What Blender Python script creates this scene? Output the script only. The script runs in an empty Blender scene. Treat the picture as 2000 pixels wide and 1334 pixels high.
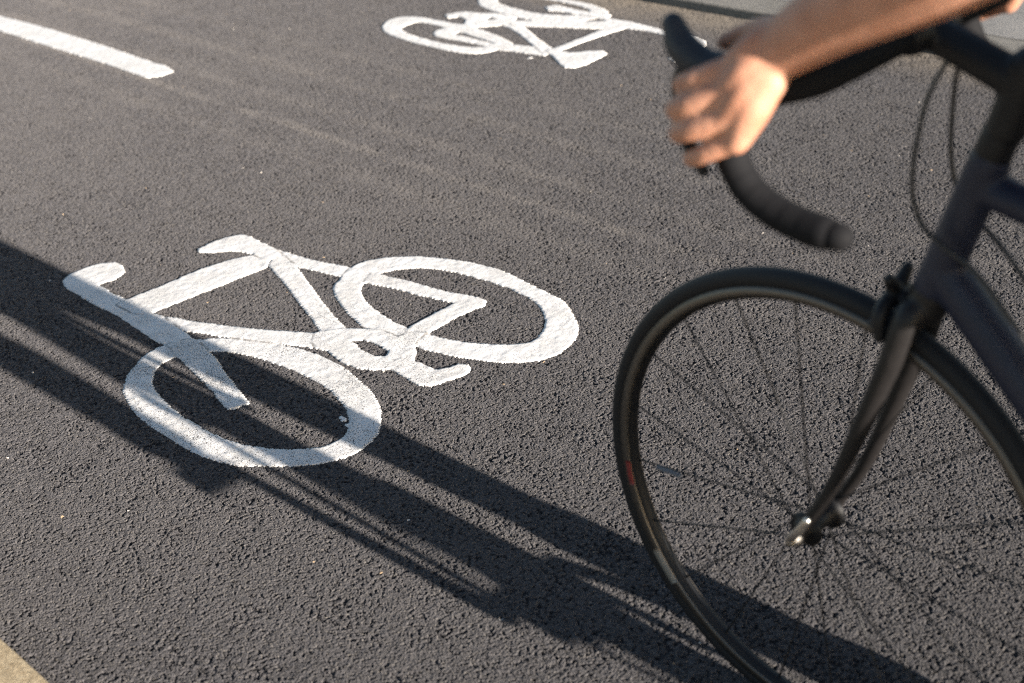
import bpy, bmesh, math, random
import numpy as np
from mathutils import Vector, Matrix
random.seed(7); rng = np.random.default_rng(7)
S = bpy.context.scene
COL = S.collection
S.render.engine = 'CYCLES'
S.cycles.feature_set = 'EXPERIMENTAL'
S.cycles.dicing_rate = .75
S.cycles.filter_width = 1.1
S.cycles.preview_dicing_rate = 1.0
S.cycles.max_bounces = 6
S.cycles.use_denoising = False

SUN, SKY, EXPO = 5.0, .05, 2.15

# outlines of the painted markings in metres on the road (kind, layer, outline, hole)
NEAR=[
 ('wheel',0,[[-2.5634,1.2783],[-2.5618,1.2339],[-2.5382,1.1909],[-2.5134,1.1562],[-2.4781,1.1249],[-2.4333,1.1022],[-2.3813,1.0867],[-2.3173,1.0764],[-2.2535,1.0731],[-2.188,1.0727],[-2.1312,1.0768],[-2.0825,1.0854],[-2.0431,1.0995],[-2.0118,1.119],[-1.9804,1.1432],[-1.9469,1.171],[-1.9184,1.2024],[-1.8994,1.236],[-1.8929,1.2745],[-1.9025,1.3158],[-1.9231,1.3499],[-1.9529,1.3783],[-1.9898,1.4027],[-2.0436,1.4268],[-2.0979,1.4416],[-2.1655,1.454],[-2.2279,1.4548],[-2.2839,1.4494],[-2.3454,1.4348],[-2.4021,1.4156],[-2.4486,1.3942],[-2.4927,1.3647],[-2.5181,1.34],[-2.5407,1.3135]],[[-2.4938,1.2655],[-2.495,1.2347],[-2.4813,1.2034],[-2.4535,1.1775],[-2.4211,1.1617],[-2.376,1.1507],[-2.3172,1.1403],[-2.2601,1.1356],[-2.2117,1.1357],[-2.1536,1.1391],[-2.1037,1.1471],[-2.0635,1.1612],[-2.026,1.182],[-1.9927,1.2056],[-1.9653,1.2334],[-1.9532,1.2623],[-1.9595,1.2922],[-1.978,1.3183],[-2.0054,1.3386],[-2.0472,1.3595],[-2.0936,1.3731],[-2.1414,1.3814],[-2.2059,1.384],[-2.271,1.3797],[-2.3248,1.3718],[-2.3739,1.3595],[-2.4195,1.3442],[-2.4503,1.324],[-2.4752,1.2997]]),
 ('fork',2,[[-2.5613,1.2798],[-2.4921,1.2644],[-2.4178,1.2503],[-2.3367,1.2359],[-2.2586,1.2136],[-2.2191,1.2057],[-2.2054,1.246],[-2.2507,1.2611],[-2.3169,1.279],[-2.4043,1.3074],[-2.4656,1.3226],[-2.5336,1.3325]],None),
 ('steer',1,[[-3.0516,1.3048],[-3.0687,1.3299],[-3.0696,1.3743],[-3.0586,1.4124],[-3.0345,1.4367],[-3.002,1.4364],[-2.96,1.4207],[-2.9478,1.385],[-2.9581,1.3443],[-2.8964,1.3419],[-2.8283,1.3411],[-2.7191,1.3439],[-2.6587,1.354],[-2.5801,1.3392],[-2.5388,1.3312],[-2.5089,1.3279],[-2.5161,1.2857],[-2.5595,1.2787],[-2.5903,1.2749],[-2.6723,1.279],[-2.7719,1.286],[-2.8599,1.284],[-2.9566,1.2852],[-3.0121,1.2889]],None),
 ('top',2,[[-2.8206,1.3121],[-2.8283,1.3411],[-2.8195,1.4318],[-2.8182,1.527],[-2.8004,1.614],[-2.7711,1.6676],[-2.7518,1.7084],[-2.6899,1.6429],[-2.6999,1.5444],[-2.7081,1.4541],[-2.7191,1.3439],[-2.7407,1.315]],None),
 ('saddle',3,[[-2.9161,1.5986],[-2.9227,1.6301],[-2.9174,1.6813],[-2.8973,1.7158],[-2.8705,1.7213],[-2.8197,1.7163],[-2.7524,1.7157],[-2.713,1.6971],[-2.7129,1.6596],[-2.7841,1.6633],[-2.8194,1.6543],[-2.8522,1.6363],[-2.8776,1.6065],[-2.9021,1.5927]],None),
 ('down',2,[[-2.6725,1.3507],[-2.6527,1.3622],[-2.5957,1.3796],[-2.5119,1.4141],[-2.4343,1.4511],[-2.3623,1.4906],[-2.3184,1.5161],[-2.2354,1.479],[-2.2757,1.4675],[-2.3124,1.4528],[-2.3869,1.4168],[-2.4672,1.3832],[-2.5364,1.3582],[-2.5761,1.3396]],None),
 ('seat',1,[[-2.6948,1.6498],[-2.7524,1.7157],[-2.6332,1.6853],[-2.553,1.6547],[-2.433,1.6084],[-2.3458,1.5787],[-2.2875,1.561],[-2.2588,1.5223],[-2.3122,1.5144],[-2.441,1.5628],[-2.5746,1.6113]],None),
 ('stay',0,[[-2.7627,1.7164],[-2.6332,1.7297],[-2.5222,1.7596],[-2.4671,1.722],[-2.5066,1.7128],[-2.555,1.7034],[-2.6312,1.6837],[-2.6844,1.6793]],None),
 ('rear',1,[[-2.4813,1.6816],[-2.5159,1.7515],[-2.5174,1.7959],[-2.4965,1.8333],[-2.4501,1.8769],[-2.3916,1.9093],[-2.3259,1.9342],[-2.2363,1.9517],[-2.163,1.9483],[-2.0668,1.9365],[-1.99,1.9244],[-1.9208,1.8848],[-1.8783,1.8485],[-1.8548,1.8096],[-1.8449,1.7622],[-1.8541,1.7197],[-1.8817,1.6861],[-1.9171,1.66],[-1.9596,1.6403],[-2.0048,1.6224],[-2.052,1.6106],[-2.1029,1.601],[-2.1638,1.5941],[-2.2135,1.5963],[-2.258,1.5883],[-2.326,1.6037],[-2.3932,1.6271],[-2.4383,1.6475],[-2.4703,1.6677]],[[-2.4043,1.6928],[-2.4292,1.7236],[-2.4373,1.7783],[-2.4167,1.8205],[-2.3852,1.8481],[-2.3468,1.8693],[-2.2915,1.8857],[-2.2238,1.8949],[-2.1546,1.9008],[-2.0938,1.8967],[-2.032,1.8844],[-1.9792,1.8526],[-1.9514,1.8242],[-1.9279,1.7843],[-1.9273,1.7522],[-1.9522,1.7248],[-1.9886,1.6983],[-2.0429,1.6727],[-2.0884,1.6584],[-2.1313,1.651],[-2.181,1.6439],[-2.2412,1.6447],[-2.3094,1.6561],[-2.3613,1.6706]]),
 ('stay2',2,[[-2.4549,1.7661],[-2.4337,1.7753],[-2.326,1.7962],[-2.2319,1.8094],[-2.1618,1.8309],[-2.13,1.8268],[-2.1212,1.8087],[-2.1307,1.7538],[-2.1304,1.6757],[-2.1283,1.6484],[-2.163,1.6233],[-2.1814,1.6417],[-2.1852,1.7247],[-2.1831,1.7798],[-2.2823,1.758],[-2.3566,1.7478],[-2.4314,1.7254]],None),
 ('crank',3,[[-2.3326,1.51],[-2.292,1.5589],[-2.258,1.5834],[-2.2197,1.6014],[-2.1697,1.6041],[-2.1627,1.6331],[-2.1313,1.651],[-2.1204,1.6163],[-2.1075,1.5976],[-2.0872,1.5848],[-2.062,1.5579],[-2.0315,1.5579],[-1.9971,1.5613],[-1.9846,1.5793],[-1.9791,1.6037],[-1.9595,1.6128],[-1.9409,1.6028],[-1.9366,1.5842],[-1.9474,1.5503],[-1.9583,1.5122],[-1.9869,1.4995],[-2.0262,1.5004],[-2.0729,1.507],[-2.1091,1.4803],[-2.1438,1.4662],[-2.1889,1.4645],[-2.2438,1.4747],[-2.2752,1.4658],[-2.3068,1.4806]],[[-2.2395,1.5315],[-2.2206,1.5528],[-2.1769,1.5582],[-2.1379,1.5514],[-2.1253,1.5349],[-2.1431,1.5218],[-2.1789,1.5195]]),
 ('splash',0,[[-2.0194,1.3259],[-2.0166,1.3322],[-2.0045,1.331],[-1.9955,1.3255],[-1.9982,1.3204],[-2.009,1.3204]],None),
 ('splash',0,[[-1.9874,1.3163],[-1.9843,1.3217],[-1.9713,1.3214],[-1.9741,1.3152],[-1.9798,1.3129]],None),
]
FAR=[
 ('wheel',0,[[-3.8734,3.441],[-3.814,3.3983],[-3.7235,3.3738],[-3.6125,3.3622],[-3.5253,3.3628],[-3.4461,3.3872],[-3.3766,3.42],[-3.3313,3.478],[-3.326,3.5262],[-3.3432,3.556],[-3.3941,3.5826],[-3.4764,3.5986],[-3.5649,3.6007],[-3.6523,3.5997],[-3.7472,3.5857],[-3.8271,3.5548],[-3.8812,3.5069]],[[-3.8094,3.4741],[-3.7643,3.4485],[-3.6629,3.4295],[-3.5548,3.4278],[-3.4716,3.4488],[-3.4265,3.4728],[-3.3973,3.5044],[-3.4119,3.5382],[-3.4553,3.5575],[-3.5343,3.5685],[-3.6207,3.567],[-3.7145,3.5528],[-3.7858,3.5235],[-3.814,3.4965]]),
 ('fork',2,[[-3.5686,3.5314],[-3.582,3.491],[-3.543,3.4691],[-3.4796,3.4839],[-3.3886,3.4861],[-3.2887,3.4851],[-3.3094,3.535],[-3.3975,3.5227],[-3.4747,3.5238]],None),
 ('steer',1,[[-3.3107,3.5003],[-3.2301,3.5098],[-3.1646,3.5075],[-3.0448,3.4944],[-2.9541,3.4848],[-2.9044,3.4871],[-2.8514,3.4712],[-2.8208,3.4376],[-2.7961,3.3719],[-2.7924,3.3154],[-2.8077,3.274],[-2.8481,3.2838],[-2.8491,3.3322],[-2.8574,3.4031],[-2.9284,3.445],[-3.0153,3.4596],[-3.0921,3.4601],[-3.1601,3.4489],[-3.2374,3.4287]],None),
 ('top',2,[[-3.235,3.1448],[-3.2278,3.2626],[-3.2272,3.3477],[-3.2293,3.4374],[-3.1652,3.4635],[-3.1807,3.3838],[-3.1951,3.2703],[-3.2002,3.1583]],None),
 ('saddle',3,[[-3.2376,3.1433],[-3.2078,3.1662],[-3.1516,3.1654],[-3.1129,3.2074],[-3.0747,3.2329],[-3.0436,3.2224],[-3.0379,3.176],[-3.0313,3.1114],[-3.0424,3.0665],[-3.0695,3.0548],[-3.1292,3.0847],[-3.1853,3.1183]],None),
 ('down',2,[[-3.5758,3.3175],[-3.4939,3.366],[-3.4029,3.4036],[-3.3215,3.4496],[-3.2533,3.4818],[-3.2053,3.4286],[-3.267,3.3907],[-3.3566,3.3552],[-3.4448,3.3163],[-3.5401,3.2825]],None),
 ('seat',1,[[-3.5799,3.27],[-3.5671,3.3176],[-3.4921,3.2951],[-3.3568,3.2272],[-3.2648,3.1836],[-3.1976,3.1598],[-3.2109,3.1119],[-3.3202,3.1652],[-3.4402,3.2265],[-3.5209,3.2594]],None),
 ('stay',0,[[-3.7229,3.0915],[-3.6891,3.1122],[-3.5871,3.1175],[-3.4599,3.1127],[-3.3896,3.1349],[-3.2911,3.1606],[-3.2311,3.1531],[-3.2058,3.1067],[-3.3041,3.0916],[-3.3861,3.0743],[-3.5115,3.0798],[-3.6251,3.0705],[-3.693,3.0681]],None),
 ('stay2',2,[[-3.6929,3.2158],[-3.7224,3.159],[-3.7331,3.1104],[-3.7169,3.0836],[-3.6843,3.075],[-3.6468,3.1066],[-3.6469,3.2067]],None),
 ('rear',1,[[-3.9433,3.046],[-3.8823,3.011],[-3.794,2.9926],[-3.6913,2.9841],[-3.589,2.9815],[-3.4979,2.9866],[-3.444,3.0005],[-3.4055,3.0284],[-3.3887,3.0687],[-3.3812,3.1103],[-3.3883,3.1419],[-3.4321,3.16],[-3.5129,3.1801],[-3.6016,3.1977],[-3.6851,3.2086],[-3.7306,3.2],[-3.8102,3.1963],[-3.8837,3.1942],[-3.9477,3.1742],[-3.9806,3.1354],[-3.9734,3.0876]],[[-3.8668,3.0647],[-3.8794,3.1151],[-3.862,3.1499],[-3.803,3.1563],[-3.7251,3.153],[-3.6514,3.1439],[-3.5693,3.1339],[-3.4891,3.1242],[-3.4446,3.1127],[-3.4428,3.08],[-3.479,3.0493],[-3.5323,3.0343],[-3.6133,3.0274],[-3.7067,3.0298],[-3.8046,3.0423]]),
 ('crank',3,[[-3.8429,3.2513],[-3.8066,3.2354],[-3.7809,3.2632],[-3.732,3.2521],[-3.6909,3.2055],[-3.6553,3.1976],[-3.6128,3.2251],[-3.5683,3.2673],[-3.5641,3.3147],[-3.5847,3.354],[-3.6271,3.3591],[-3.6938,3.354],[-3.7392,3.3276],[-3.8027,3.3177],[-3.8253,3.2867]],[[-3.6818,3.2906],[-3.671,3.3148],[-3.6385,3.3137],[-3.6361,3.2943],[-3.6563,3.2835]]),
 ('splash',0,[[-3.2394,3.0596],[-3.2419,3.0742],[-3.228,3.074],[-3.2266,3.0629]],None),
]
DASH=[
 ('bar',0,[[-7.6,2.375],[-5.4745,2.3743],[-5.0949,2.39],[-4.7174,2.3877],[-4.3577,2.3759],[-4.2621,2.3764],[-4.2035,2.3569],[-4.2011,2.3173],[-4.2344,2.2689],[-4.5297,2.2776],[-4.8783,2.2716],[-5.2733,2.2718],[-7.6,2.275]],None),
]

# ------------------------------------------------------------------ materials
def mat(name, col=(.5, .5, .5), rough=.5, metal=0., spec=.5):
    m = bpy.data.materials.new(name); m.use_nodes = True
    b = m.node_tree.nodes['Principled BSDF']
    b.inputs['Base Color'].default_value = (*col, 1)
    b.inputs['Roughness'].default_value = rough
    b.inputs['Metallic'].default_value = metal
    b.inputs['Specular IOR Level'].default_value = spec
    return m

class NT:
    def __init__(s, m):
        s.m = m; s.t = m.node_tree; s.b = s.t.nodes['Principled BSDF']; s.out = s.t.nodes['Material Output']
    def n(s, kind, **kw):
        x = s.t.nodes.new(kind)
        for k, v in kw.items():
            if k in x.inputs.keys() if isinstance(k, str) else False: x.inputs[k].default_value = v
            else: setattr(x, k, v)
        return x
    def l(s, a, b): s.t.links.new(a, b)
    def math(s, op, a, b=0., c=None, clamp=False):
        x = s.t.nodes.new('ShaderNodeMath'); x.operation = op; x.use_clamp = clamp
        for i, v in enumerate((a, b) if c is None else (a, b, c)):
            if isinstance(v, (int, float)): x.inputs[i].default_value = v
            else: s.l(v, x.inputs[i])
        return x.outputs[0]
    def ramp(s, f, lo, hi, a=0., b=1.):
        x = s.t.nodes.new('ShaderNodeMapRange'); s.l(f, x.inputs[0])
        for i, v in zip((1, 2, 3, 4), (lo, hi, a, b)): x.inputs[i].default_value = v
        x.interpolation_type = 'SMOOTHSTEP'
        return x.outputs[0]
    def mix(s, f, a, b):
        x = s.t.nodes.new('ShaderNodeMix'); x.data_type = 'RGBA'
        for sock, v in ((x.inputs[0], f), (x.inputs[6], a), (x.inputs[7], b)):
            if isinstance(v, (int, float)): sock.default_value = v
            elif isinstance(v, tuple): sock.default_value = (*v, 1)
            else: s.l(v, sock)
        return x.outputs[2]
    def noise(s, vec, scale, detail=2., rough=.5, out=0):
        x = s.t.nodes.new('ShaderNodeTexNoise'); x.inputs['Scale'].default_value = scale
        x.inputs['Detail'].default_value = detail; x.inputs['Roughness'].default_value = rough
        s.l(vec, x.inputs['Vector']); return x.outputs[out]
    def voro(s, vec, scale, feature='F1', out='Distance', rnd=1., smooth=None):
        x = s.t.nodes.new('ShaderNodeTexVoronoi'); x.feature = feature; x.inputs['Scale'].default_value = scale
        x.inputs['Randomness'].default_value = rnd
        if smooth is not None: x.inputs['Smoothness'].default_value = smooth
        s.l(vec, x.inputs['Vector']); return x.outputs[out]

def warped_coords(N, amount, scale):
    """object coordinates, bent a little by noise so that no cell reads as a polygon"""
    tc = N.n('ShaderNodeTexCoord').outputs['Object']
    nv = N.noise(tc, scale, 2., .5, out=1)
    sub = N.n('ShaderNodeVectorMath', operation='SUBTRACT'); N.l(nv, sub.inputs[0]); sub.inputs[1].default_value = (.5, .5, .5)
    sc = N.n('ShaderNodeVectorMath', operation='SCALE'); N.l(sub.outputs[0], sc.inputs[0]); sc.inputs['Scale'].default_value = amount
    ad = N.n('ShaderNodeVectorMath', operation='ADD'); N.l(tc, ad.inputs[0]); N.l(sc.outputs[0], ad.inputs[1])
    return tc, ad.outputs[0]

def stone_height(N, tc, wv):
    """about 0..2 relief of worn asphalt: torn flat topped chippings, narrow pits, smooth bitumen between"""
    cell = N.voro(wv, 150., 'F1', 'Color')
    sep = N.n('ShaderNodeSeparateColor'); N.l(cell, sep.inputs[0])
    clump = N.math('ADD', N.math('MULTIPLY', N.noise(tc, 13., 2., .5), .6), N.math('MULTIPLY', N.noise(tc, 45., 1., .5), .4))
    shift = N.math('MULTIPLY', N.math('SUBTRACT', clump, .5), .42)
    plates = N.ramp(N.math('ADD', N.noise(wv, 120., 4., .62), shift), .38, .48)
    small = N.ramp(N.math('ADD', N.noise(wv, 240., 3., .6), shift), .55, .66)
    fine = N.noise(tc, 380., 3., .65)
    pits = N.ramp(N.noise(wv, 170., 2., .5), .37, .29)
    edge = N.ramp(N.voro(wv, 150., 'DISTANCE_TO_EDGE'), .0, .10)
    h = N.math('MULTIPLY', plates, .62)
    h = N.math('MULTIPLY_ADD', small, .20, h)
    h = N.math('MULTIPLY_ADD', fine, .34, h)
    h = N.math('MULTIPLY_ADD', edge, .10, h)
    h = N.math('MULTIPLY_ADD', N.math('SUBTRACT', sep.outputs[0], .5), .20, h)
    h = N.math('MULTIPLY_ADD', pits, -.55, h)
    return h, sep, fine, pits

ASPH = .0043
def asphalt_material():
    m = mat('asphalt', (.05, .048, .048), .85, spec=.12); N = NT(m)
    tc, wv = warped_coords(N, .006, 70.)
    h, sep, fine, mid = stone_height(N, tc, wv)
    patch = N.noise(tc, 1.6, 3., .55)
    patch2 = N.noise(tc, 9., 3., .6)
    base = N.mix(sep.outputs[1], (.030, .0288, .0306), (.066, .0628, .0656))
    base = N.mix(N.ramp(patch, .3, .7), base, N.mix(.5, base, (.061, .0574, .0580)))
    base = N.mix(N.math('MULTIPLY', N.ramp(patch2, .55, .8), .18), base, (.040, .0382, .0395))
    # sandy bloom on a few high stones
    base = N.mix(N.math('MULTIPLY', N.ramp(N.noise(tc, 430., 2., .6), .58, .67), .65), base, (.165, .150, .128))
    # bitumen in the deepest crevices, coloured near black to stand for their shade
    base = N.mix(N.ramp(h, .52, .12), base, (.011, .0105, .012))
    # pale dust along the far gutter, faint scuffed lines where wheels run along the lane
    sx = N.n('ShaderNodeSeparateXYZ'); N.l(tc, sx.inputs[0])
    y = N.math('ADD', sx.outputs[1], N.math('MULTIPLY', N.math('SUBTRACT', N.noise(tc, 2.5, 3.), .5), .10))
    dust = N.math('MULTIPLY', N.ramp(y, 3.44, 3.72), N.ramp(patch2, .2, .65, .55, 1.))
    base = N.mix(N.math('MULTIPLY', dust, .7), base, (.125, .106, .084))
    yy = N.math('ADD', sx.outputs[1], N.math('MULTIPLY', N.math('SUBTRACT', N.noise(tc, 1.1, 2.), .5), .05))
    for c, w, s in ((2.262, .016, .15), (2.40, .022, .07), (2.13, .030, .06), (2.60, .026, .08), (2.78, .022, .05)):
        d = N.math('ABSOLUTE', N.math('SUBTRACT', yy, c))
        s_ = N.math('MULTIPLY', N.ramp(d, w * 2, 0.), N.ramp(patch2, .35, .6, .2, 1.))
        base = N.mix(N.math('MULTIPLY', s_, s), base, (.22, .20, .18))
    # scattered white and brown chips
    spk = N.voro(tc, 26., 'F1', 'Distance'); spc = N.voro(tc, 26., 'F1', 'Color')
    sc2 = N.n('ShaderNodeSeparateColor'); N.l(spc, sc2.inputs[0])
    near = N.math('LESS_THAN', spk, N.math('MULTIPLY_ADD', sc2.outputs[1], .06, .03))
    pick = N.math('GREATER_THAN', sc2.outputs[0], .86)
    base = N.mix(N.math('MULTIPLY', near, pick), base, N.mix(sc2.outputs[2], (.55, .5, .44), (.30, .22, .14)))
    N.l(base, N.b.inputs['Base Color'])
    N.l(N.ramp(sep.outputs[2], 0., 1., .62, .92), N.b.inputs['Roughness'])
    N.b.inputs['Diffuse Roughness'].default_value = 1.
    d = N.n('ShaderNodeDisplacement'); d.inputs['Scale'].default_value = ASPH; d.inputs['Midlevel'].default_value = .93
    N.l(h, d.inputs['Height']); N.l(d.outputs[0], N.out.inputs['Displacement'])
    bp = N.n('ShaderNodeBump'); bp.inputs['Strength'].default_value = .9; bp.inputs['Distance'].default_value = .0017
    N.l(N.noise(tc, 560., 2., .6), bp.inputs['Height']); N.l(bp.outputs[0], N.b.inputs['Normal'])
    m.displacement_method = 'DISPLACEMENT'
    return m


def seam_f(N, tc):
    # the crack along the lap of one thermoplastic strip over another, broken up along its length
    sm = N.n('ShaderNodeAttribute', attribute_name='seam').outputs['Fac']
    return N.math('MULTIPLY', N.ramp(sm, .25, .75), N.ramp(N.noise(tc, 34., 3., .6), .40, .58))

def paint_material():
    m = mat('road_paint', (.74, .72, .68), .62, spec=.35); N = NT(m)
    tc, wv = warped_coords(N, .006, 70.)
    h, sep, fine, mid = stone_height(N, tc, wv)
    at = N.n('ShaderNodeAttribute', attribute_name='wear').outputs['Fac']
    wearn = N.math('MULTIPLY_ADD', N.noise(tc, 7., 3., .6), .5, N.math('MULTIPLY', at, .6))
    pit = N.math('ADD', N.voro(wv, 210., 'DISTANCE_TO_EDGE'), N.math('MULTIPLY', fine, .55))
    thr = N.math('MULTIPLY_ADD', wearn, .40, .12)
    hole = N.ramp(N.math('SUBTRACT', thr, pit), -.015, .03)
    tone = N.mix(N.ramp(N.noise(tc, 11., 4., .6), .3, .75), (.57, .552, .535), (.47, .452, .43))
    tone = N.mix(N.math('MULTIPLY', N.ramp(N.noise(tc, 60., 3., .6), .55, .8), .35), tone, (.50, .47, .43))
    tone = N.mix(N.math('MULTIPLY', seam_f(N, tc), .8), tone, (.16, .145, .13))
    N.l(N.mix(hole, tone, (.055, .051, .050)), N.b.inputs['Base Color'])
    hb = N.math('SUBTRACT', N.math('MULTIPLY', h, .8), N.math('MULTIPLY', hole, .5))
    bp = N.n('ShaderNodeBump'); bp.inputs['Strength'].default_value = .26; bp.inputs['Distance'].default_value = .0015
    N.l(hb, bp.inputs['Height']); N.l(bp.outputs[0], N.b.inputs['Normal'])
    return m

def stone_material(name, a, b, joints=None, jc=(.05, .045, .04), scale=(.9, .45)):
    m = mat(name, a, .85, spec=.3); N = NT(m)
    tc = N.n('ShaderNodeTexCoord').outputs['Object']
    c = N.mix(N.ramp(N.noise(tc, 90., 4., .7), .3, .7), a, b)
    c = N.mix(N.math('MULTIPLY', N.ramp(N.noise(tc, 4., 4., .6), .4, .75), .5), c, tuple(x * .62 for x in a))
    c = N.mix(N.math('MULTIPLY', N.ramp(N.noise(tc, 230., 3., .75), .52, .66), .75), c, tuple(x * .38 for x in a))
    c = N.mix(N.math('MULTIPLY', N.ramp(N.noise(tc, 33., 4., .7), .56, .70), .55), c, tuple(x * .45 for x in a))
    c = N.mix(N.math('MULTIPLY', N.ramp(N.noise(tc, 310., 2., .7), .60, .70), .7), c, tuple(min(.7, x * 1.7) for x in b))
    if joints:
        br = N.n('ShaderNodeTexBrick'); br.offset = .5
        mp = N.n('ShaderNodeMapping'); N.l(tc, mp.inputs[0]); mp.inputs['Location'].default_value = joints
        N.l(mp.outputs[0], br.inputs['Vector'])
        br.inputs['Scale'].default_value = 1.; br.inputs['Mortar Size'].default_value = .004
        br.inputs['Brick Width'].default_value = scale[0]; br.inputs['Row Height'].default_value = scale[1]
        c = N.mix(br.outputs['Fac'], c, jc)
    N.l(c, N.b.inputs['Base Color'])
    bp = N.n('ShaderNodeBump'); bp.inputs['Strength'].default_value = .8; bp.inputs['Distance'].default_value = .003
    N.l(N.noise(tc, 190., 5., .75), bp.inputs['Height']); N.l(bp.outputs[0], N.b.inputs['Normal'])
    return m

def grainy(name, col, rough, scale=300., bump=.0006, metal=0., var=.3, spec=.5):
    m = mat(name, col, rough, metal, spec); N = NT(m)
    tc = N.n('ShaderNodeTexCoord').outputs['Object']
    n = N.noise(tc, scale, 3., .6)
    N.l(N.mix(n, tuple(x * (1 - var) for x in col), tuple(min(1, x * (1 + var)) for x in col)), N.b.inputs['Base Color'])
    bp = N.n('ShaderNodeBump'); bp.inputs['Strength'].default_value = .5; bp.inputs['Distance'].default_value = bump
    N.l(n, bp.inputs['Height']); N.l(bp.outputs[0], N.b.inputs['Normal'])
    return m

def skin_material():
    m = mat('skin', (.37, .182, .118), .55, spec=.3); N = NT(m)
    tc = N.n('ShaderNodeTexCoord').outputs['Object']
    c = N.mix(N.ramp(N.noise(tc, 28., 4., .6), .3, .7), (.33, .152, .094), (.42, .215, .142))
    c = N.mix(N.math('MULTIPLY', N.ramp(N.noise(tc, 170., 3., .6), .55, .75), .3), c, (.29, .12, .07))
    N.l(c, N.b.inputs['Base Color'])
    N.b.inputs['Subsurface Weight'].default_value = .12
    N.b.inputs['Subsurface Radius'].default_value = (.012, .005, .003)
    N.b.inputs['Subsurface Scale'].default_value = .5
    bp = N.n('ShaderNodeBump'); bp.inputs['Strength'].default_value = .45; bp.inputs['Distance'].default_value = .0016
    N.l(N.math('ADD', N.math('MULTIPLY', N.voro(tc, 420.), .6), N.noise(tc, 75., 4., .65)), bp.inputs['Height']); N.l(bp.outputs[0], N.b.inputs['Normal'])
    return m

M = dict(
    asphalt=asphalt_material(), paint=paint_material(),
    kerb=stone_material('kerb_granite', (.22, .165, .098), (.36, .29, .19)),
    far_kerb=stone_material('far_kerb_stone', (.12, .112, .10), (.17, .16, .145)),
    slab=stone_material('paving_slab', (.15, .145, .14), (.20, .19, .18), joints=(.42, .15, 0), scale=(.60, .40)),
    near_slab=stone_material('near_paving', (.30, .27, .23), (.36, .33, .28), joints=(0, 0, 0), scale=(.6, .4)),
    ground=stone_material('ground_earth', (.16, .15, .13), (.21, .19, .16)),
    rubber=grainy('tyre_rubber', (.009, .009, .010), .65, 500., spec=.25),
    black_metal=grainy('black_anodised_metal', (.007, .007, .008), .5, 200., .0001, spec=.25),
    dark_fork=grainy('graphite_fork_paint', (.009, .008, .008), .5, 90., .0001, spec=.28),
    frame=grainy('blue_black_frame_paint', (.011, .014, .028), .48, 90., .0001, spec=.3),
    alloy=grainy('brushed_alloy', (.50, .47, .43), .36, 260., .0001, metal=1.),
    track=grainy('worn_brake_track', (.11, .098, .086), .42, 320., .0001, metal=.85),
    tape=grainy('cork_bar_tape', (.006, .006, .007), .8, 260., .0012, spec=.12),
    hood=grainy('hood_rubber', (.014, .015, .019), .55, 240., .0005, spec=.4),
    cable=mat('cable_housing', (.012, .012, .013), .45),
    red=mat('red_rim_lettering', (.16, .018, .016), .5),
    pale=mat('pale_rim_lettering', (.20, .18, .155), .5),
    pad=mat('brake_pad_rubber', (.02, .02, .02), .8),
    skin=skin_material(),
    jersey=grainy('jersey_cloth', (.02, .03, .09), .9, 600., .001, spec=.2),
    shorts=grainy('shorts_lycra', (.012, .012, .014), .8, 600., .0008, spec=.2),
    shoe=grainy('shoe_leather', (.03, .03, .032), .5, 200., .0005),
    sock=grainy('sock_cloth', (.6, .6, .6), .95, 500., .001),
    helmet=mat('helmet_shell', (.5, .5, .52), .35),
    hair=grainy('brown_hair', (.05, .03, .02), .7, 300., .002),
    eye=mat('eye_white', (.8, .78, .74), .25),
    sole=mat('shoe_sole', (.02, .02, .02), .7),
)
def reflector_material():
    m = mat('clear_reflector_plastic', (.13, .14, .16), .4, spec=.5); N = NT(m)
    N.b.inputs['Transmission Weight'].default_value = .3
    N.b.inputs['IOR'].default_value = 1.3
    N.b.inputs['Alpha'].default_value = .85
    return m
M['reflector'] = reflector_material()

# ------------------------------------------------------------------ object helpers
def link(name, me, m, parent=None):
    o = bpy.data.objects.new(name, me); COL.objects.link(o)
    if m is not None and not me.materials: me.materials.append(m)
    if parent is not None: o.parent = parent
    return o
def tag(o, label, cat, group=None):
    o['label'] = label; o['category'] = cat
    if group: o['group'] = group
    return o
def struct(o): o['kind'] = 'structure'; return o
def mesh(name, V, F, smooth=True):
    me = bpy.data.meshes.new(name); me.from_pydata([tuple(v) for v in V], [], [tuple(f) for f in F])
    if smooth: me.polygons.foreach_set('use_smooth', [True] * len(me.polygons))
    me.update(); return me
def empty(name, loc):
    o = bpy.data.objects.new(name, None); COL.objects.link(o); o.location = loc; o.empty_display_size = .2; return o

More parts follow.
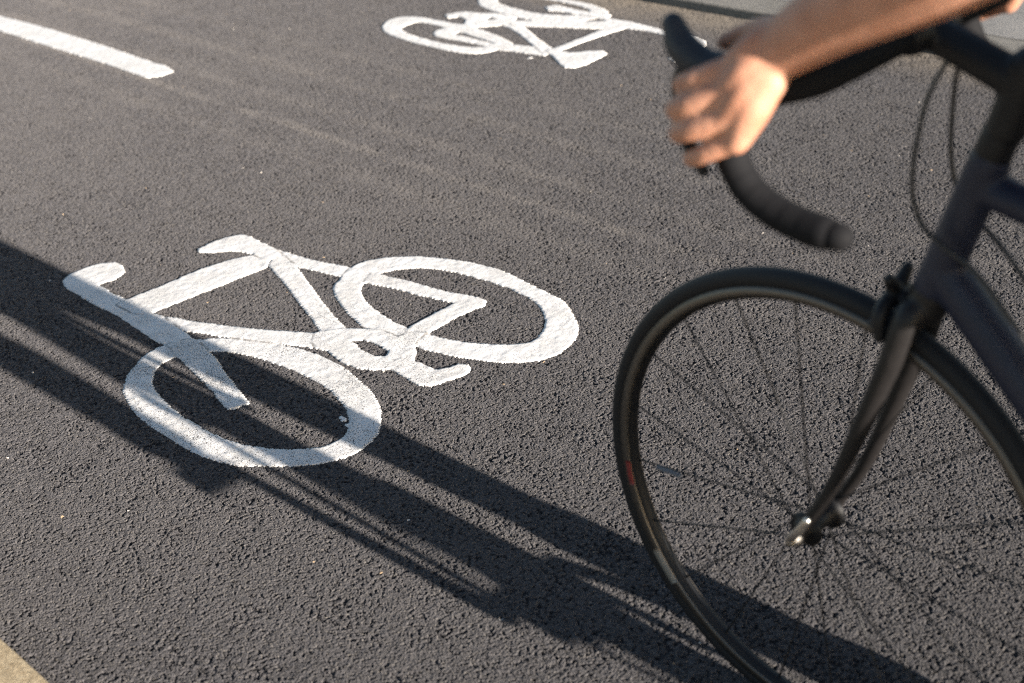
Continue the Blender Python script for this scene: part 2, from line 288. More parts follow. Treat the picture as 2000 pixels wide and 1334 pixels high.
def frame_at(d):
    d = np.asarray(d, float); d = d / np.linalg.norm(d)
    a = np.array([0, 0, 1.]) if abs(d[2]) < .9 else np.array([1., 0, 0])
    u = np.cross(a, d); u /= np.linalg.norm(u); return u, np.cross(d, u), d
def catmull(P, res):
    P = np.asarray(P, float)
    if len(P) < 3 or res <= 1: return P
    Q = np.vstack([2 * P[0] - P[1], P, 2 * P[-1] - P[-2]]); out = []
    for i in range(1, len(Q) - 2):
        for t in np.linspace(0, 1, res, endpoint=False):
            a, b, c, d = Q[i - 1], Q[i], Q[i + 1], Q[i + 2]
            out.append(.5 * (2 * b + (c - a) * t + (2 * a - 5 * b + 4 * c - d) * t * t + (3 * b - a - 3 * c + d) * t ** 3))
    out.append(P[-1]); return np.array(out)
def tube_data(P, r, n=14, res=8, round_ends=True, flat=1.):
    """swept tube through points P with radii r; flat squeezes it sideways (y)"""
    P = np.asarray(P, float); r = np.atleast_1d(np.asarray(r, float))
    if len(r) == 1: r = np.repeat(r, len(P))
    X = catmull(np.c_[P, r], res); P, r = X[:, :3], X[:, 3]
    T = np.gradient(P, axis=0); V = []; rings = []
    u = None; pts = []; 
    t0 = T[0] / np.linalg.norm(T[0]); t1 = T[-1] / np.linalg.norm(T[-1])
    seq = []
    if round_ends:
        for a in (80, 55, 28): seq.append((P[0] - t0 * r[0] * math.sin(math.radians(a)), T[0], r[0] * math.cos(math.radians(a))))
    for p_, t_, r_ in zip(P, T, r): seq.append((p_, t_, r_))
    if round_ends:
        for a in (28, 55, 80): seq.append((P[-1] + t1 * r[-1] * math.sin(math.radians(a)), T[-1], r[-1] * math.cos(math.radians(a))))
    for p_, t_, r_ in seq:
        t_ = t_ / np.linalg.norm(t_)
        if u is None: u, v, _ = frame_at(t_)
        else:
            u = u - t_ * (u @ t_); u /= np.linalg.norm(u); v = np.cross(t_, u)
        k = len(V)
        for j in range(n):
            a = 2 * math.pi * j / n
            o = (math.cos(a) * u + math.sin(a) * v) * r_
            o[1] *= flat
            V.append(p_ + o)
        rings.append(k)
    F = []
    for a, b in zip(rings[:-1], rings[1:]):
        for j in range(n): F.append((a + j, a + (j + 1) % n, b + (j + 1) % n, b + j))
    F.append(tuple(rings[0] + j for j in reversed(range(n)))); F.append(tuple(rings[-1] + j for j in range(n)))
    return np.array(V), F
def tube(name, P, r, m, parent, **k):
    V, F = tube_data(P, r, **k); return link(name, mesh(name, V, F), m, parent)
def joinVF(items):
    V, F, k = [], [], 0
    for v, f in items:
        V.extend(v); F.extend([tuple(i + k for i in q) for q in f]); k += len(v)
    return V, F
def box_data(c, s, rot=None):
    c = np.array(c, float); s = np.array(s, float) / 2
    V = [np.array([x, y, z]) * s for x in (-1, 1) for y in (-1, 1) for z in (-1, 1)]
    if rot is not None: V = [np.array(rot @ Vector(v)) for v in V]
    return [c + v for v in V], [(0, 1, 3, 2), (4, 6, 7, 5), (0, 4, 5, 1), (2, 3, 7, 6), (0, 2, 6, 4), (1, 5, 7, 3)]
def bevel(o, w, seg=2):
    b = o.modifiers.new('bevel', 'BEVEL'); b.width = w; b.segments = seg; b.limit_method = 'ANGLE'; return o
def fused(name, items, m, parent, voxel, smooth=4, fac=.5):
    """overlapping closed pieces grown together into ONE continuous surface"""
    V, F = joinVF(items); me = mesh(name + '_raw', V, F)
    t = bpy.data.objects.new(name + '_raw', me); COL.objects.link(t)
    r = t.modifiers.new('r', 'REMESH'); r.mode = 'VOXEL'; r.voxel_size = voxel; r.use_smooth_shade = True
    s = t.modifiers.new('s', 'SMOOTH'); s.factor = fac; s.iterations = smooth
    dg = bpy.context.evaluated_depsgraph_get()
    new = bpy.data.meshes.new_from_object(t.evaluated_get(dg)); new.name = name
    bpy.data.objects.remove(t); bpy.data.meshes.remove(me)
    new.polygons.foreach_set('use_smooth', [True] * len(new.polygons))
    new.materials.clear()
    return link(name, new, m, parent)
def lathe_y(profile, n=96, closed=True):
    """profile of (radius, y) turned round the y axis (a wheel axis)"""
    V, F = [], []; k = len(profile)
    for i in range(n):
        a = 2 * math.pi * i / n
        for r, y in profile: V.append((r * math.cos(a), y, r * math.sin(a)))
    for i in range(n):
        i2 = (i + 1) % n
        for j in range(k if closed else k - 1):
            j2 = (j + 1) % k
            F.append((i * k + j, i * k + j2, i2 * k + j2, i2 * k + j))
    return V, F

# ------------------------------------------------------------------ camera (looks down on the lane from the near pavement)
cam_d = bpy.data.cameras.new('camera'); cam = bpy.data.objects.new('camera', cam_d); COL.objects.link(cam); S.camera = cam
RT = ((0.69766907, 0.71042229, -0.09250963), (-0.28938845, 0.3975791, 0.8707383), (-0.65537179, 0.58071597, -0.48296664))
CAMP = Vector((0, 0, 1.44332628))
mw = Matrix.Identity(4)
for i in range(3):
    mw[i][0] = RT[0][i]; mw[i][1] = RT[1][i]; mw[i][2] = -RT[2][i]; mw[i][3] = CAMP[i]
cam.matrix_world = mw
cam_d.sensor_width = 36; cam_d.lens = 2833.05873808908 / 2000 * 36
cam_d.clip_start = .05; cam_d.clip_end = 2000
cam_d.dof.use_dof = True; cam_d.dof.focus_distance = 2.75; cam_d.dof.aperture_fstop = 3.5; cam_d.dof.aperture_blades = 0

# ------------------------------------------------------------------ light
SUN_EL, SUN_AZ = 13.8, 1.6       # azimuth: degrees from +x towards +y
w = bpy.data.worlds.new('World'); S.world = w; w.use_nodes = True
sky = w.node_tree.nodes.new('ShaderNodeTexSky'); sky.sky_type = 'NISHITA'; sky.sun_disc = False
sky.sun_elevation = math.radians(SUN_EL); sky.sun_rotation = math.radians(90 - SUN_AZ)
bg = w.node_tree.nodes['Background']; bg.inputs['Strength'].default_value = SKY
w.node_tree.links.new(sky.outputs[0], bg.inputs['Color'])
sd = bpy.data.lights.new('sun', 'SUN'); sun = bpy.data.objects.new('sun', sd); COL.objects.link(sun)
sd.energy = SUN; sd.angle = math.radians(.47); sd.color = (1., .915, .81)
e, a = math.radians(SUN_EL), math.radians(SUN_AZ)
to_sun = Vector((math.cos(e) * math.cos(a), math.cos(e) * math.sin(a), math.sin(e)))
sun.rotation_euler = to_sun.to_track_quat('Z', 'Y').to_euler(); sun.location = to_sun * 30
S.view_settings.view_transform = 'Standard'; S.view_settings.look = 'None'
S.view_settings.exposure = EXPO; S.view_settings.gamma = 1

# ------------------------------------------------------------------ setting
def sheet(name, x0, x1, y0, y1, z, m, nx=1, ny=1):
    xs = np.linspace(x0, x1, nx + 1); ys = np.linspace(y0, y1, ny + 1)
    V = [(x, y, z) for y in ys for x in xs]
    F = [(j * (nx + 1) + i, j * (nx + 1) + i + 1, (j + 1) * (nx + 1) + i + 1, (j + 1) * (nx + 1) + i) for j in range(ny) for i in range(nx)]
    return struct(link(name, mesh(name, V, F, False), m))
sheet('ground', -600, 600, -600, 600, -.06, M['ground'])
KY, FY = .540, 3.715        # near kerb line, far kerb line
road = sheet('road', -60, 45, KY - .03, FY + .03, 0, M['asphalt'], 210, 7)
sub = road.modifiers.new('dice', 'SUBSURF'); sub.subdivision_type = 'SIMPLE'; sub.levels = 0; sub.render_levels = 1
road.cycles.use_adaptive_subdivision = True
def kerb_run(name, y0, y1, z0, z1, m, length, chamfer, x0, x1):
    V, F = [], []; x = x0
    while x < x1:
        g = .004; a, b = x + g, x + length - g; c = chamfer; k = len(V)
        dz = rng.normal(0, .0012); dy = rng.normal(0, .0012)
        prof = [(y0, z0), (y0, z1 - c), (y0 + c * .35, z1 - c * .3), (y0 + c, z1), (y1 - c, z1), (y1 - c * .35, z1 - c * .3), (y1, z1 - c), (y1, z0)]
        for xx in (a, b):
            for (y, z) in prof: V.append((xx, y + dy, z + (dz if z > z0 else 0)))
        n = len(prof)
        for i in range(n): j = (i + 1) % n; F.append((k + i, k + j, k + n + j, k + n + i))
        F.append(tuple(k + i for i in reversed(range(n)))); F.append(tuple(k + n + i for i in range(n)))
        x += length
    return struct(link(name, mesh(name, V, F, False), m))
kerb_run('kerb', KY - .15, KY, -.05, .10, M['kerb'], .9, .018, -30, 20)
kerb_run('far_kerb', FY, FY + .14, -.05, .032, M['far_kerb'], .92, .006, -30.2, 20)
sheet('near_pavement', -60, 45, -8, KY - .152, .094, M['near_slab'])
sheet('far_pavement', -60, 45, FY + .142, 14, .030, M['slab'])

# ------------------------------------------------------------------ thermoplastic markings
def vnoise(x, y, s, seed):
    r = np.random.default_rng(seed); T = r.random((256, 256))
    u, v = x * s, y * s; i = np.floor(u).astype(int); j = np.floor(v).astype(int)
    f, g = u - i, v - j; f = f * f * (3 - 2 * f); g = g * g * (3 - 2 * g)
    q = lambda a, b: T[a % 256, b % 256]
    return (q(i, j) * (1 - f) + q(i + 1, j) * f) * (1 - g) + (q(i, j + 1) * (1 - f) + q(i + 1, j + 1) * f) * g - .5
def inside(px, py, poly):
    P = np.asarray(poly); c = np.zeros(px.shape, bool)
    for (x1, y1), (x2, y2) in zip(P, np.roll(P, -1, 0)):
        if y1 == y2: continue
        t = ((y1 > py) != (y2 > py)) & (px < (x2 - x1) * (py - y1) / (y2 - y1) + x1); c ^= t
    return c
def rounded(poly):
    P = catmull(np.vstack([poly, poly[:1]]), 4)
    return P[:-1]
WEAR = {'wheel': .38, 'fork': .5, 'steer': .30, 'down': .28, 'seat': .30, 'rear': .22, 'crank': .3, 'stay2': .25, 'top': .22, 'saddle': .15, 'stay': .2, 'splash': .1, 'bar': .02}
def marking(name, pieces, label, group=None, cell=.003, seed=1, wear=1., ragged=.48):
    A = np.vstack([np.array(q[2]) for q in pieces]); lo = A.min(0) - .02; hi = A.max(0) + .02
    if name.startswith('centre'): cellx = cell * 1.6
    else: cellx = cell
    xs = np.arange(lo[0], hi[0], cellx); ys = np.arange(lo[1], hi[1], cell)
    cx, cy = np.meshgrid((xs[:-1] + xs[1:]) / 2, (ys[:-1] + ys[1:]) / 2)
    wx = cx + ragged * (.0045 * vnoise(cx, cy, 90, seed) + .003 * vnoise(cx, cy, 210, seed + 1) + .004 * vnoise(cx, cy, 30, seed + 4))
    wy = cy + ragged * (.0045 * vnoise(cx, cy, 90, seed + 2) + .003 * vnoise(cx, cy, 210, seed + 3) + .004 * vnoise(cx, cy, 30, seed + 5))
    Z = np.full(cx.shape, -1.); Wr = np.zeros(cx.shape)
    for k, layer, outer, hole in pieces:
        q = inside(wx, wy, rounded(outer) if k in ('wheel', 'rear') else outer)
        if hole is not None: q &= ~inside(wx, wy, rounded(hole) if k in ('wheel', 'rear') else hole)
        z = .0013 + .0006 * layer
        up = q & (z > Z); Z[up] = z; Wr[up] = WEAR[k] * wear
    on = Z > 0; ny, nx = on.shape
    Sm = np.zeros(on.shape)
    for ax in (0, 1):
        for st in (1, -1): Sm[on & (np.roll(Z, st, ax) > 0) & (np.roll(Z, st, ax) > Z + 1e-4)] = 1
    acc = np.zeros((ny + 1, nx + 1)); cnt = np.zeros((ny + 1, nx + 1)); aw = np.zeros((ny + 1, nx + 1)); as_ = np.zeros((ny + 1, nx + 1))
    for dy in (0, 1):
        for dx in (0, 1):
            acc[dy:ny + dy, dx:nx + dx] += np.where(on, Z, 0); cnt[dy:ny + dy, dx:nx + dx] += on; aw[dy:ny + dy, dx:nx + dx] += np.where(on, Wr, 0); as_[dy:ny + dy, dx:nx + dx] += Sm
    used = cnt > 0; gx, gy = np.meshgrid(xs, ys)
    zv = np.where(used, acc / np.maximum(cnt, 1), 0) + .0011 * vnoise(gx, gy, 70, seed + 9) + .0006 * vnoise(gx, gy, 190, seed + 10)
    edge = used & (cnt < 4); zv = zv - np.where(edge, .0010, 0)
    jx = np.where(edge, .0012 * vnoise(gx, gy, 333, seed + 11), 0); jy = np.where(edge, .0012 * vnoise(gx, gy, 333, seed + 12), 0)
    idx = np.full(used.shape, -1); idx[used] = np.arange(used.sum())
    V = np.c_[(gx + jx)[used], (gy + jy)[used], zv[used]]; wv = (aw / np.maximum(cnt, 1))[used]; sv = np.minimum(as_ / 2, 1)[used]
    j, i = np.nonzero(on)
    F = np.c_[idx[j, i], idx[j, i + 1], idx[j + 1, i + 1], idx[j + 1, i]].tolist()
    # skirts: each open edge goes down into the asphalt
    pad = np.pad(on, 1); low = {}; V = V.tolist(); wv = wv.tolist(); sv = sv.tolist()
    def lowv(q):
        if q not in low:
            low[q] = len(V); V.append([V[q][0], V[q][1], -.004]); wv.append(wv[q]); sv.append(0.)
        return low[q]
    for (dj, di, a, b) in ((-1, 0, (0, 0), (0, 1)), (1, 0, (1, 1), (1, 0)), (0, -1, (1, 0), (0, 0)), (0, 1, (0, 1), (1, 1))):
        nb = pad[1 + dj:1 + dj + ny, 1 + di:1 + di + nx]; jj, ii = np.nonzero(on & ~nb)
        for y, x in zip(jj, ii):
            p, q = int(idx[y + a[0], x + a[1]]), int(idx[y + b[0], x + b[1]])
            F.append([q, p, lowv(p), lowv(q)])
    me = mesh(name, V, F, True)
    at = me.attributes.new('wear', 'FLOAT', 'POINT'); at.data.foreach_set('value', wv)
    at = me.attributes.new('seam', 'FLOAT', 'POINT'); at.data.foreach_set('value', sv)
    o = link(name, me, M['paint']); tag(o, label, 'road marking', group); return o
marking('bicycle_marking', NEAR, 'large white painted bicycle symbol on the near lane, half crossed by dark shadows', 'bicycle symbols painted on the lanes', seed=11)
marking('bicycle_marking', FAR, 'white painted bicycle symbol on the far lane, cut off by the top edge', 'bicycle symbols painted on the lanes', seed=41, wear=.25)
marking('centre_line_marking', DASH, 'solid white painted dash of the centre line between the two lanes', seed=71, wear=.3)
# ------------------------------------------------------------------ bicycle (rides along -x); local origin on the ground under the bottom bracket
BX, BY = -.265, 1.2333
bike = empty('bicycle', (BX, BY, 0))
tag(bike, 'black drop bar road bicycle heading left over the near lane, thin spoked front wheel', 'bicycle')
def L(x, y, z): return (x - BX, y, z)          # world x, offset from the bike's own plane, height
FH, RH, BB = L(-.8557, 0, .34), L(.137, 0, .34), L(-.265, 0, .27)
HB, HT = L(-.7115, 0, .712), L(-.658, 0, .868)
ST = L(-.115, 0, .755)
def shift(p, dy): return (p[0], p[1] + dy, p[2])
fr = [tube_data([HB, HT], [.0225, .0215], n=20), tube_data([L(-.668, 0, .838), L(-.122, 0, .728)], [.019, .016], n=20),
      tube_data([L(-.702, 0, .735), BB], [.0235, .023], n=20), tube_data([BB, ST], [.0175, .0165], n=20)]
for s in (-1, 1):
    fr.append(tube_data([L(-.24, s * .026, .274), L(-.12, s * .036, .295), shift(RH, s * .056)], [.012, .011, .009], n=12))
    fr.append(tube_data([L(-.125, s * .012, .72), L(-.06, s * .030, .62), shift(RH, s * .056)], [.009, .009, .008], n=12))
v, f = lathe_y([(.0001, -.036), (.021, -.036), (.021, .036), (.0001, .036)], 24, closed=False)
fr.append(([np.array(q) + np.array(BB) for q in v], f))
fused('frame', fr, M['frame'], bike, .0035, 3)
def ring_on(name, axis0, axis1, r, m, parent): return tube(name, [axis0, axis1], r, m, parent, n=24, res=1, round_ends=True)
hd = np.array(HT) - np.array(HB); hd /= np.linalg.norm(hd)
ring_on('headset', tuple(np.array(HT) + hd * .004), tuple(np.array(HT) + hd * .030), .0195, M['black_metal'], bike)
# fork: crown, two raked blades, dropouts
fk = []
CR = np.array(HB) - hd * .030
fk.append(tube_data([tuple(np.array(HB) - hd * .006), tuple(CR)], [.022, .024], n=20))
for s in (-1, 1):
    fk.append(tube_data([tuple(CR + np.array([0, 0, .004])), tuple(CR + np.array([-.006, s * .024, -.008])), tuple(CR + np.array([-.018, s * .0315, -.055]))], [.020, .0165, .0145], n=16))
    fk.append(tube_data([tuple(CR + np.array([-.018, s * .0315, -.055])), L(-.768, s * .034, .545), L(-.810, s * .037, .43), L(-.850, s * .039, .352)], [.0145, .0120, .0095, .0080], n=16))
    fk.append(tube_data([L(-.852, s * .039, .356), L(-.857, s * .040, .332)], .0095, n=12))
fused('fork', fk, M['dark_fork'], bike, .003, 3)

def build_wheel(hub, n_sp, half, rear=False):
    # rim carries the wheel; tyre, hub, spokes, skewer and lettering are its sub-parts
    prof = [(.3000, -.0035), (.3035, -.0085), (.3085, -.0108), (.3185, -.0112), (.3200, -.0090), (.3200, .0090), (.3185, .0112), (.3085, .0108), (.3035, .0085), (.3000, .0035)]
    v, f = lathe_y(prof, 160); rim = link('wheel', mesh('wheel', v, f), M['black_metal'], bike); rim.location = hub
    for s in (-1, 1):
        v, f = lathe_y([(.3042, s * .0100), (.3088, s * .0116), (.3180, s * .0119), (.3180, s * .0105), (.3060, s * .0085)], 160)
        link('brake_track', mesh('brake_track', v, f), M['track'], rim)
    c = [(.3265 + .0128 * math.cos(t), .0132 * math.sin(t)) for t in np.linspace(-2.5, 2.5, 17)]
    v, f = lathe_y(c, 180); link('tyre', mesh('tyre', v, f), M['rubber'], rim)
    hp = [(.0045, -half), (.0075, -half), (.0095, -half + .006), (.0095, -half + .011), (.0230, -half + .010), (.0235, -half + .0135), (.0150, -half + .018), (.0135, 0)]
    hp = hp + [(r, -y) for r, y in reversed(hp[:-1])]
    v, f = lathe_y(hp, 32); link('hub', mesh('hub', v, f), M['black_metal'], rim)
    sme = None
    for i in range(n_sp):
        a = 2 * math.pi * (i + .35) / n_sp; s = -1 if i % 2 else 1; da = (.42 if (i // 2) % 2 else -.42)
        p0 = (0.0225 * math.cos(a + da), s * (half - .0118), .0225 * math.sin(a + da)); p1 = (.3015 * math.cos(a), s * .002, .3015 * math.sin(a))
        pm = tuple(np.array(p0) * .06 + np.array(p1) * .94)
        tube('spoke', [p0, pm, p1], [.0012, .0012, .0018], M['black_metal'], rim, n=6, res=1)
    return rim
fw = build_wheel(FH, 20, .036)
rw = build_wheel(RH, 24, .052, True)
# lettering on the front rim and the clear reflector between two spokes
def rim_patch(name, a0, a1, m, r0=.3050, r1=.3135):
    V, F = [], []; aa = np.radians(np.linspace(a0, a1, 14))
    for t in aa:
        for r, y in ((r0, -.0122), (r1, -.0126), (r1, -.0117), (r0, -.0113)): V.append((r * math.cos(t), y, r * math.sin(t)))
    for i in range(13):
        for j in range(4): F.append((i * 4 + j, i * 4 + (j + 1) % 4, i * 4 + 4 + (j + 1) % 4, i * 4 + 4 + j))
    F.append((0, 1, 2, 3)); F.append((52, 55, 54, 53)); return link(name, mesh(name, V, F), m, fw)
rim_patch('rim_lettering', 186, 193, M['red'])
rim_patch('rim_lettering', 212, 222, M['pale'], .3045, .3180)
# quick release
tube('quick_release', [(.0, -.051, 0), (.0, .051, 0)], .0042, M['alloy'], fw, n=10, res=1)
tube('skewer_nut', [(.0, -.044, 0), (.0, -.055, 0)], [.0095, .0075], M['alloy'], fw, n=12, res=1)
tube('skewer_lever', [(.0, -.057, .004), (.016, -.065, .026), (.030, -.065, .050)], [.006, .0055, .0045], M['alloy'], fw, n=10, res=5)
ar = math.radians(18 * 10.35)        # a clip on reflector stick sits along one spoke
sp_in = np.array([.0195 * math.cos(ar), -.012, .0195 * math.sin(ar)])
tube('spoke_reflector', [(.222 * math.cos(ar), -.0035, .222 * math.sin(ar)), (.262 * math.cos(ar), -.0022, .262 * math.sin(ar))], .0034, M['reflector'], fw, n=10, res=1)
# front brake
cal = fused('brake_caliper', [tube_data([tuple(CR + np.array([-.034, 0, .002])), tuple(CR + np.array([-.012, 0, 0]))], .011, n=14)] +
    [tube_data([tuple(CR + np.array([-.034, s * -.018, .030])), tuple(CR + np.array([-.036, 0, .010])), tuple(CR + np.array([-.036, s * .030, -.006])), tuple(CR + np.array([-.034, s * .034, -.034]))], [.007, .0095, .009, .0065], n=12) for s in (-1, 1)],
    M['black_metal'], bike, .0022, 2)
for s in (-1, 1):
    tube('brake_pad', [tuple(CR + np.array([-.052, s * .0195, -.028])), tuple(CR + np.array([-.012, s * .0195, -.040]))], .0062, M['pad'], cal, n=10, res=1)
# stem and handlebar
CL = L(-.737, 0, .988)
stm = [tube_data([L(-.644, 0, .902), L(-.624, 0, .968)], .0205, n=18), tube_data([L(-.630, 0, .950), CL], [.0200, .0180], n=18),
       tube_data([shift(CL, -.026), shift(CL, .026)], .0215, n=18)]
fused('stem', stm, M['black_metal'], bike, .003, 2)
half = [L(-.737, 0, .988), L(-.737, .06, .988), L(-.738, .130, .988), L(-.743, .172, .987), L(-.760, .196, .984), L(-.784, .205, .977), L(-.806, .209, .962),
        L(-.815, .211, .936), L(-.807, .213, .906), L(-.787, .215, .882), L(-.758, .216, .868), L(-.725, .217, .862), L(-.700, .218, .861)]
rad = [.0158, .0150, .0160, .0165, .0165, .0165, .0165, .0165, .0165, .0165, .0165, .0165, .0165]
P = [(x, -y, z) for x, y, z in reversed(half)] + half[1:]
X = catmull(np.c_[np.array(P), np.array(list(reversed(rad)) + rad[1:])], 40)
arc = np.r_[0, np.cumsum(np.linalg.norm(np.diff(X[:, :3], axis=0), axis=1))]
q = np.arange(0, arc[-1], .0022); X = np.c_[[np.interp(q, arc, X[:, k]) for k in range(4)]].T
wrap = np.where(np.abs(q - arc[-1] / 2) > .075, (q % .021) / .021, .3)          # each turn of tape laps over the last
bar = tube('handlebar', X[:, :3], X[:, 3] * (.985 + .03 * wrap), M['tape'], bike, n=20, res=1)
for s in (-1, 1):
    hoodp = [L(-.785, s * .207, .980), L(-.812, s * .209, .990), L(-.842, s * .210, .994), L(-.868, s * .209, 1.006), L(-.882, s * .206, 1.026)]
    h = fused('brake_hood', [tube_data(hoodp, [.0175, .0185, .0175, .0175, .0125], n=16, flat=.9)], M['hood'], bar, .0025, 2)
    lev = [L(-.862, s * .209, .994), L(-.872, s * .210, .972), L(-.870, s * .212, .940), L(-.860, s * .215, .912), L(-.842, s * .217, .890)]
    tube('brake_lever', lev, [.0085, .0085, .0070, .0065, .0055], M['black_metal'], bar, n=12, res=6, flat=1.3)
    tube('bar_end_plug', [L(-.690, s * .218, .861), L(-.684, s * .218, .861)], .0135, M['tape'], bar, n=14, res=1)
# cables looping in front of the head tube
for s in (-1, 1):
    tube('brake_cable', [L(-.700, s * .010, .972), L(-.716, s * .026, .925), L(-.722, s * .036, .850), L(-.712, s * .038, .805), L(-.685, s * .036, .780), L(-.640, s * .028, .748), L(-.560, s * .025, .655)], .0028, M['cable'], bike, n=8, res=8)
# saddle, post, drivetrain (all behind the right edge of the picture; they cast the shadows)
tube('seat_post', [ST, L(-.075, 0, .885)], .0136, M['black_metal'], bike, n=16, res=1)
sd_ = []
sd_.append(tube_data([L(-.205, 0, .918), L(-.13, 0, .925), L(-.05, 0, .925), L(.04, 0, .930)], [.020, .026, .050, .062], n=20))
sd_ = [([q * np.array([1, 1, .38]) + np.array([0, 0, .925 * .62]) for q in sd_[0][0]], sd_[0][1])]
fused('saddle', sd_, M['tape'], bike, .005, 3)
ck = fused('crankset', [tube_data([L(-.265, -.085, .27), L(-.270, -.094, .44)], [.014, .011], n=14), tube_data([L(-.265, .066, .27), L(-.263, .088, .228), L(-.260, .100, .10)], [.012, .0115, .0105], n=14),
     tube_data([L(-.265, -.085, .27), L(-.265, .066, .27)], .011, n=14)], M['black_metal'], bike, .0035, 2)
v, f = lathe_y([(.060, .0465), (.101, .0465), (.101, .0495), (.060, .0495)], 60)
cr_ = link('chainring', mesh('chainring', v, f), M['black_metal'], ck); cr_.location = BB
spi = [tube_data([(0, .048, 0), (.075 * math.cos(t), .048, .075 * math.sin(t))], .007, n=8, res=1) for t in np.radians([90, 162, 234, 306, 18])]
o = fused('chainring_spider', spi, M['black_metal'], ck, .003, 1); o.location = BB
v, f = lathe_y([(.018, .030), (.050, .030), (.050, .034), (.034, .046), (.018, .046)], 40)
cas = link('cassette', mesh('cassette', v, f), M['alloy'], rw)
ch = [(BB[0], .048, BB[2] + .103)]
chp = [L(-.265, .048, .374), L(-.06, .044, .372), L(.137, .040, .380), L(.180, .040, .340), L(.150, .040, .298), L(.160, .040, .250), L(.140, .040, .205), L(.110, .041, .215), L(-.06, .045, .170), L(-.265, .048, .166), L(-.345, .048, .205), L(-.369, .048, .270), L(-.345, .048, .335), L(-.265, .048, .374)]
tube('chain', chp, .0045, M['black_metal'], bike, n=8, res=6)
for s, pz in ((-1, .44), (1.09, .10)):
    o = link('pedal', mesh('pedal', *box_data(L(-.267, s * .135, pz), (.085, .075, .018))), M['black_metal'], bike); bevel(o, .005)

# ------------------------------------------------------------------ rider
man = empty('person', (BX, BY, 0))
tag(man, 'person riding the bicycle, bare forearm and sunlit hand gripping the handlebar hood', 'person')
def ik(a, c, la, lb, bend):
    a, c, bend = map(lambda q: np.array(q, float), (a, c, bend)); d = np.linalg.norm(c - a); d = min(d, la + lb - 1e-4)
    n = (c - a) / np.linalg.norm(c - a); x = (la * la - lb * lb + d * d) / (2 * d); h = math.sqrt(max(la * la - x * x, 0))
    b = bend - n * (bend @ n); b /= np.linalg.norm(b); return tuple(a + n * x + b * h)
J = {}; B = []
def limb(P, r, n=14, res=4, flat=1.): B.append(tube_data(P, r, n=n, res=res, flat=flat))
hipc, chest, neck = L(-.03, 0, .985), L(-.24, 0, 1.31), L(-.31, 0, 1.43)
torso = [tube_data([L(.02, 0, .985), L(-.07, 0, 1.07), L(-.17, 0, 1.20), L(-.26, 0, 1.34), L(-.31, 0, 1.42)], [.104, .088, .110, .120, .075], n=24, res=4, flat=1.45)]
B += torso
limb([neck, L(-.345, 0, 1.49), L(-.375, 0, 1.53)], [.062, .056, .056])
headp = [tube_data([L(-0.360, 0, 1.645), L(-0.395, 0, 1.645), L(-0.430, 0, 1.620)], [.088, .094, .082], n=20, flat=.86), tube_data([L(-0.415, 0, 1.625), L(-0.450, 0, 1.550)], [.070, .040], n=16, flat=.85)]
B += headp
B.append(tube_data([L(-0.505, 0, 1.637), L(-0.527, 0, 1.605), L(-0.515, 0, 1.598)], [.010, .014, .012], n=10))      # nose
B.append(tube_data([L(-0.490, -.018, 1.565), L(-0.497, 0, 1.566), L(-0.490, .018, 1.565)], [.006, .008, .006], n=8))  # lips
for s in (-1, 1): B.append(tube_data([L(-0.385, s * .082, 1.645), L(-0.375, s * .092, 1.620), L(-0.390, s * .084, 1.595)], [.010, .013, .008], n=8))
legs = {}
for s, ankle in ((-1, L(-.165, -.118, .560)), (1, L(-.160, .143, .212))):
    hip = L(-.03, s * .088, .985); knee = ik(hip, ankle, .425, .425, (-1, s * .06, .25))
    legs[s] = (hip, knee, ankle)
    limb([hip, tuple(np.array(hip) * .5 + np.array(knee) * .5), knee], [.088, .074, .056], n=18)
    cm = np.array(knee) * .68 + np.array(ankle) * .32 + np.array([.018, 0, 0])
    limb([knee, tuple(cm), tuple(np.array(ankle) * .85 + np.array(knee) * .15), ankle], [.052, .048, .036, .034], n=16)
    limb([ankle, (ankle[0] - .06, ankle[1] + s * .006, ankle[2] - .045), (ankle[0] - .15, ankle[1] + s * .010, ankle[2] - .075)], [.036, .034, .026], n=12)
arms = {}
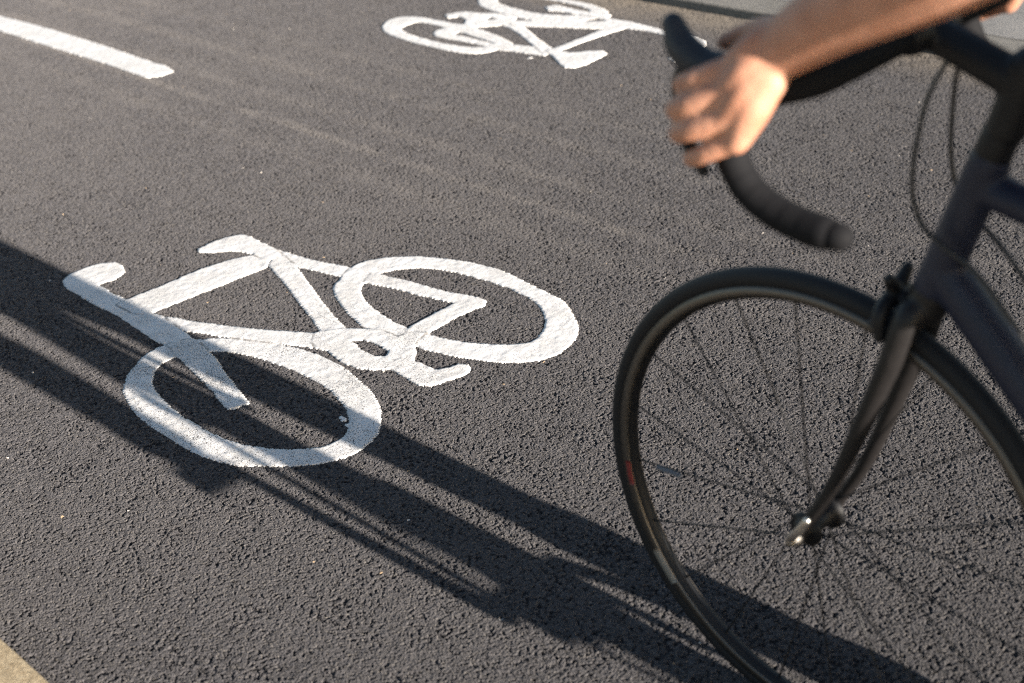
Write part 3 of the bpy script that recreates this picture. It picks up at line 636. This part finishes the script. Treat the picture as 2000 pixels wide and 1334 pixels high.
for s in (-1, 1):
    sh = L(-.325, s * .185, 1.355); el = L(-.540, s * .212, 1.152); wr = L(-.752, s * .206, 1.026)
    arms[s] = (sh, el, wr)
    limb([tuple(np.array(chest) * .25 + np.array(sh) * .75), sh], [.07, .062])
    limb([sh, tuple(np.array(sh) * .5 + np.array(el) * .5), el], [.056, .050, .041])
    limb([el, L(-.600, s * .211, 1.122), L(-.690, s * .208, 1.068), wr], [.043, .046, .036, .0285], flat=1.0)
    # palm resting on the hood, back of the hand turned out and slightly to the rear
    K = [L(-0.796, s * .228, 1.006), L(-0.795, s * .240, .985), L(-0.789, s * .245, .963), L(-0.780, s * .243, .942)]      # knuckles: index .. little finger
    for i, k in enumerate(K):
        st = tuple(np.array(wr) + np.array([-.006, s * (.004 + .004 * i), .010 - .012 * i]))
        limb([st, tuple(np.array(st) * .45 + np.array(k) * .55 + np.array([0, s * .004, .002])), k], [.0180, .0155, .0118])
    limb([tuple(np.array(wr) + np.array([-.006, s * .010, -.016])), L(-.768, s * .234, .974), K[3]], [.0175, .0180, .0125])   # heel of the hand
    PIP = [L(-0.833, s * .240, .990), L(-0.835, s * .250, .968), L(-0.829, s * .254, .9455), L(-0.815, s * .251, .924)]
    DIP = [L(-0.857, s * .226, .978), L(-0.860, s * .234, .955), L(-0.854, s * .238, .933), L(-0.839, s * .238, .911)]
    TIP = [L(-0.865, s * .204, .972), L(-0.869, s * .210, .948), L(-0.863, s * .213, .926), L(-0.849, s * .217, .904)]
    rr = [(.0118, .0108, .0098, .0084), (.0120, .0110, .0100, .0086), (.0116, .0106, .0096, .0082), (.0104, .0094, .0086, .0074)]
    for k, p_, d_, t_, r4 in zip(K, PIP, DIP, TIP, rr): limb([k, p_, d_, t_], r4, n=12, res=5)
    limb([tuple(np.array(wr) + np.array([-.012, -s * .012, .002])), L(-.786, s * .180, 1.028), L(-.820, s * .171, 1.018), L(-.846, s * .174, 1.006)], [.017, .0150, .0112, .0088], n=12, res=5)
body = fused('body', B, M['skin'], man, .0032, 5)
def inflate(items): return items
js = [tube_data([L(.01, 0, 1.02), L(-.07, 0, 1.08), L(-.17, 0, 1.205), L(-.26, 0, 1.342), L(-.305, 0, 1.417)], [.112, .100, .130, .138, .088], n=24, res=4, flat=1.76)]  # out of frame; made extra wide so its shadow covers the forearm
for s in (-1, 1):
    sh, el, wr = arms[s]; js.append(tube_data([tuple(np.array(chest) * .25 + np.array(sh) * .75), sh, tuple(np.array(sh) * .42 + np.array(el) * .58)], [.078, .071, .062], n=16))
fused('jersey', js, M['jersey'], man, .006, 3)
so = [tube_data([L(.03, 0, .985), L(-.06, 0, 1.05)], [.126, .116], n=24, flat=1.34)]
for s in (-1, 1):
    hip, knee, ank = legs[s]; so.append(tube_data([hip, tuple(np.array(hip) * .5 + np.array(knee) * .5), tuple(np.array(hip) * .22 + np.array(knee) * .78)], [.096, .082, .069], n=18))
fused('shorts', so, M['shorts'], man, .006, 3)
for s in (-1, 1):
    hip, knee, a_ = legs[s]
    fused('sock', [tube_data([tuple(np.array(a_) * .78 + np.array(knee) * .22), a_], [.046, .041], n=16)], M['sock'], man, .004, 2)
    sh_ = fused('shoe', [tube_data([(a_[0] + .030, a_[1], a_[2] - .052), (a_[0] - .03, a_[1] + s * .003, a_[2] - .052), (a_[0] - .115, a_[1] + s * .010, a_[2] - .070), (a_[0] - .185, a_[1] + s * .008, a_[2] - .082)], [.031, .037, .038, .026], n=18, flat=.95),
                          tube_data([(a_[0], a_[1], a_[2] - .012), (a_[0] - .005, a_[1], a_[2] - .055)], [.040, .038], n=16)], M['shoe'], man, .004, 3)
fused('helmet', [tube_data([L(-0.325, 0, 1.685), L(-0.385, 0, 1.700), L(-0.455, 0, 1.683)], [.078, .090, .066], n=20, flat=.92)], M['helmet'], man, .005, 3)
fused('hair', [tube_data([L(-0.320, 0, 1.645), L(-0.310, 0, 1.590)], [.074, .050], n=16, flat=.95)], M['hair'], man, .005, 3)
for s in (-1, 1):
    v, f = tube_data([L(-0.492, s * .031, 1.627), L(-0.494, s * .031, 1.627)], .012, n=12, res=1); link('eye', mesh('eye', v, f), M['eye'], man)
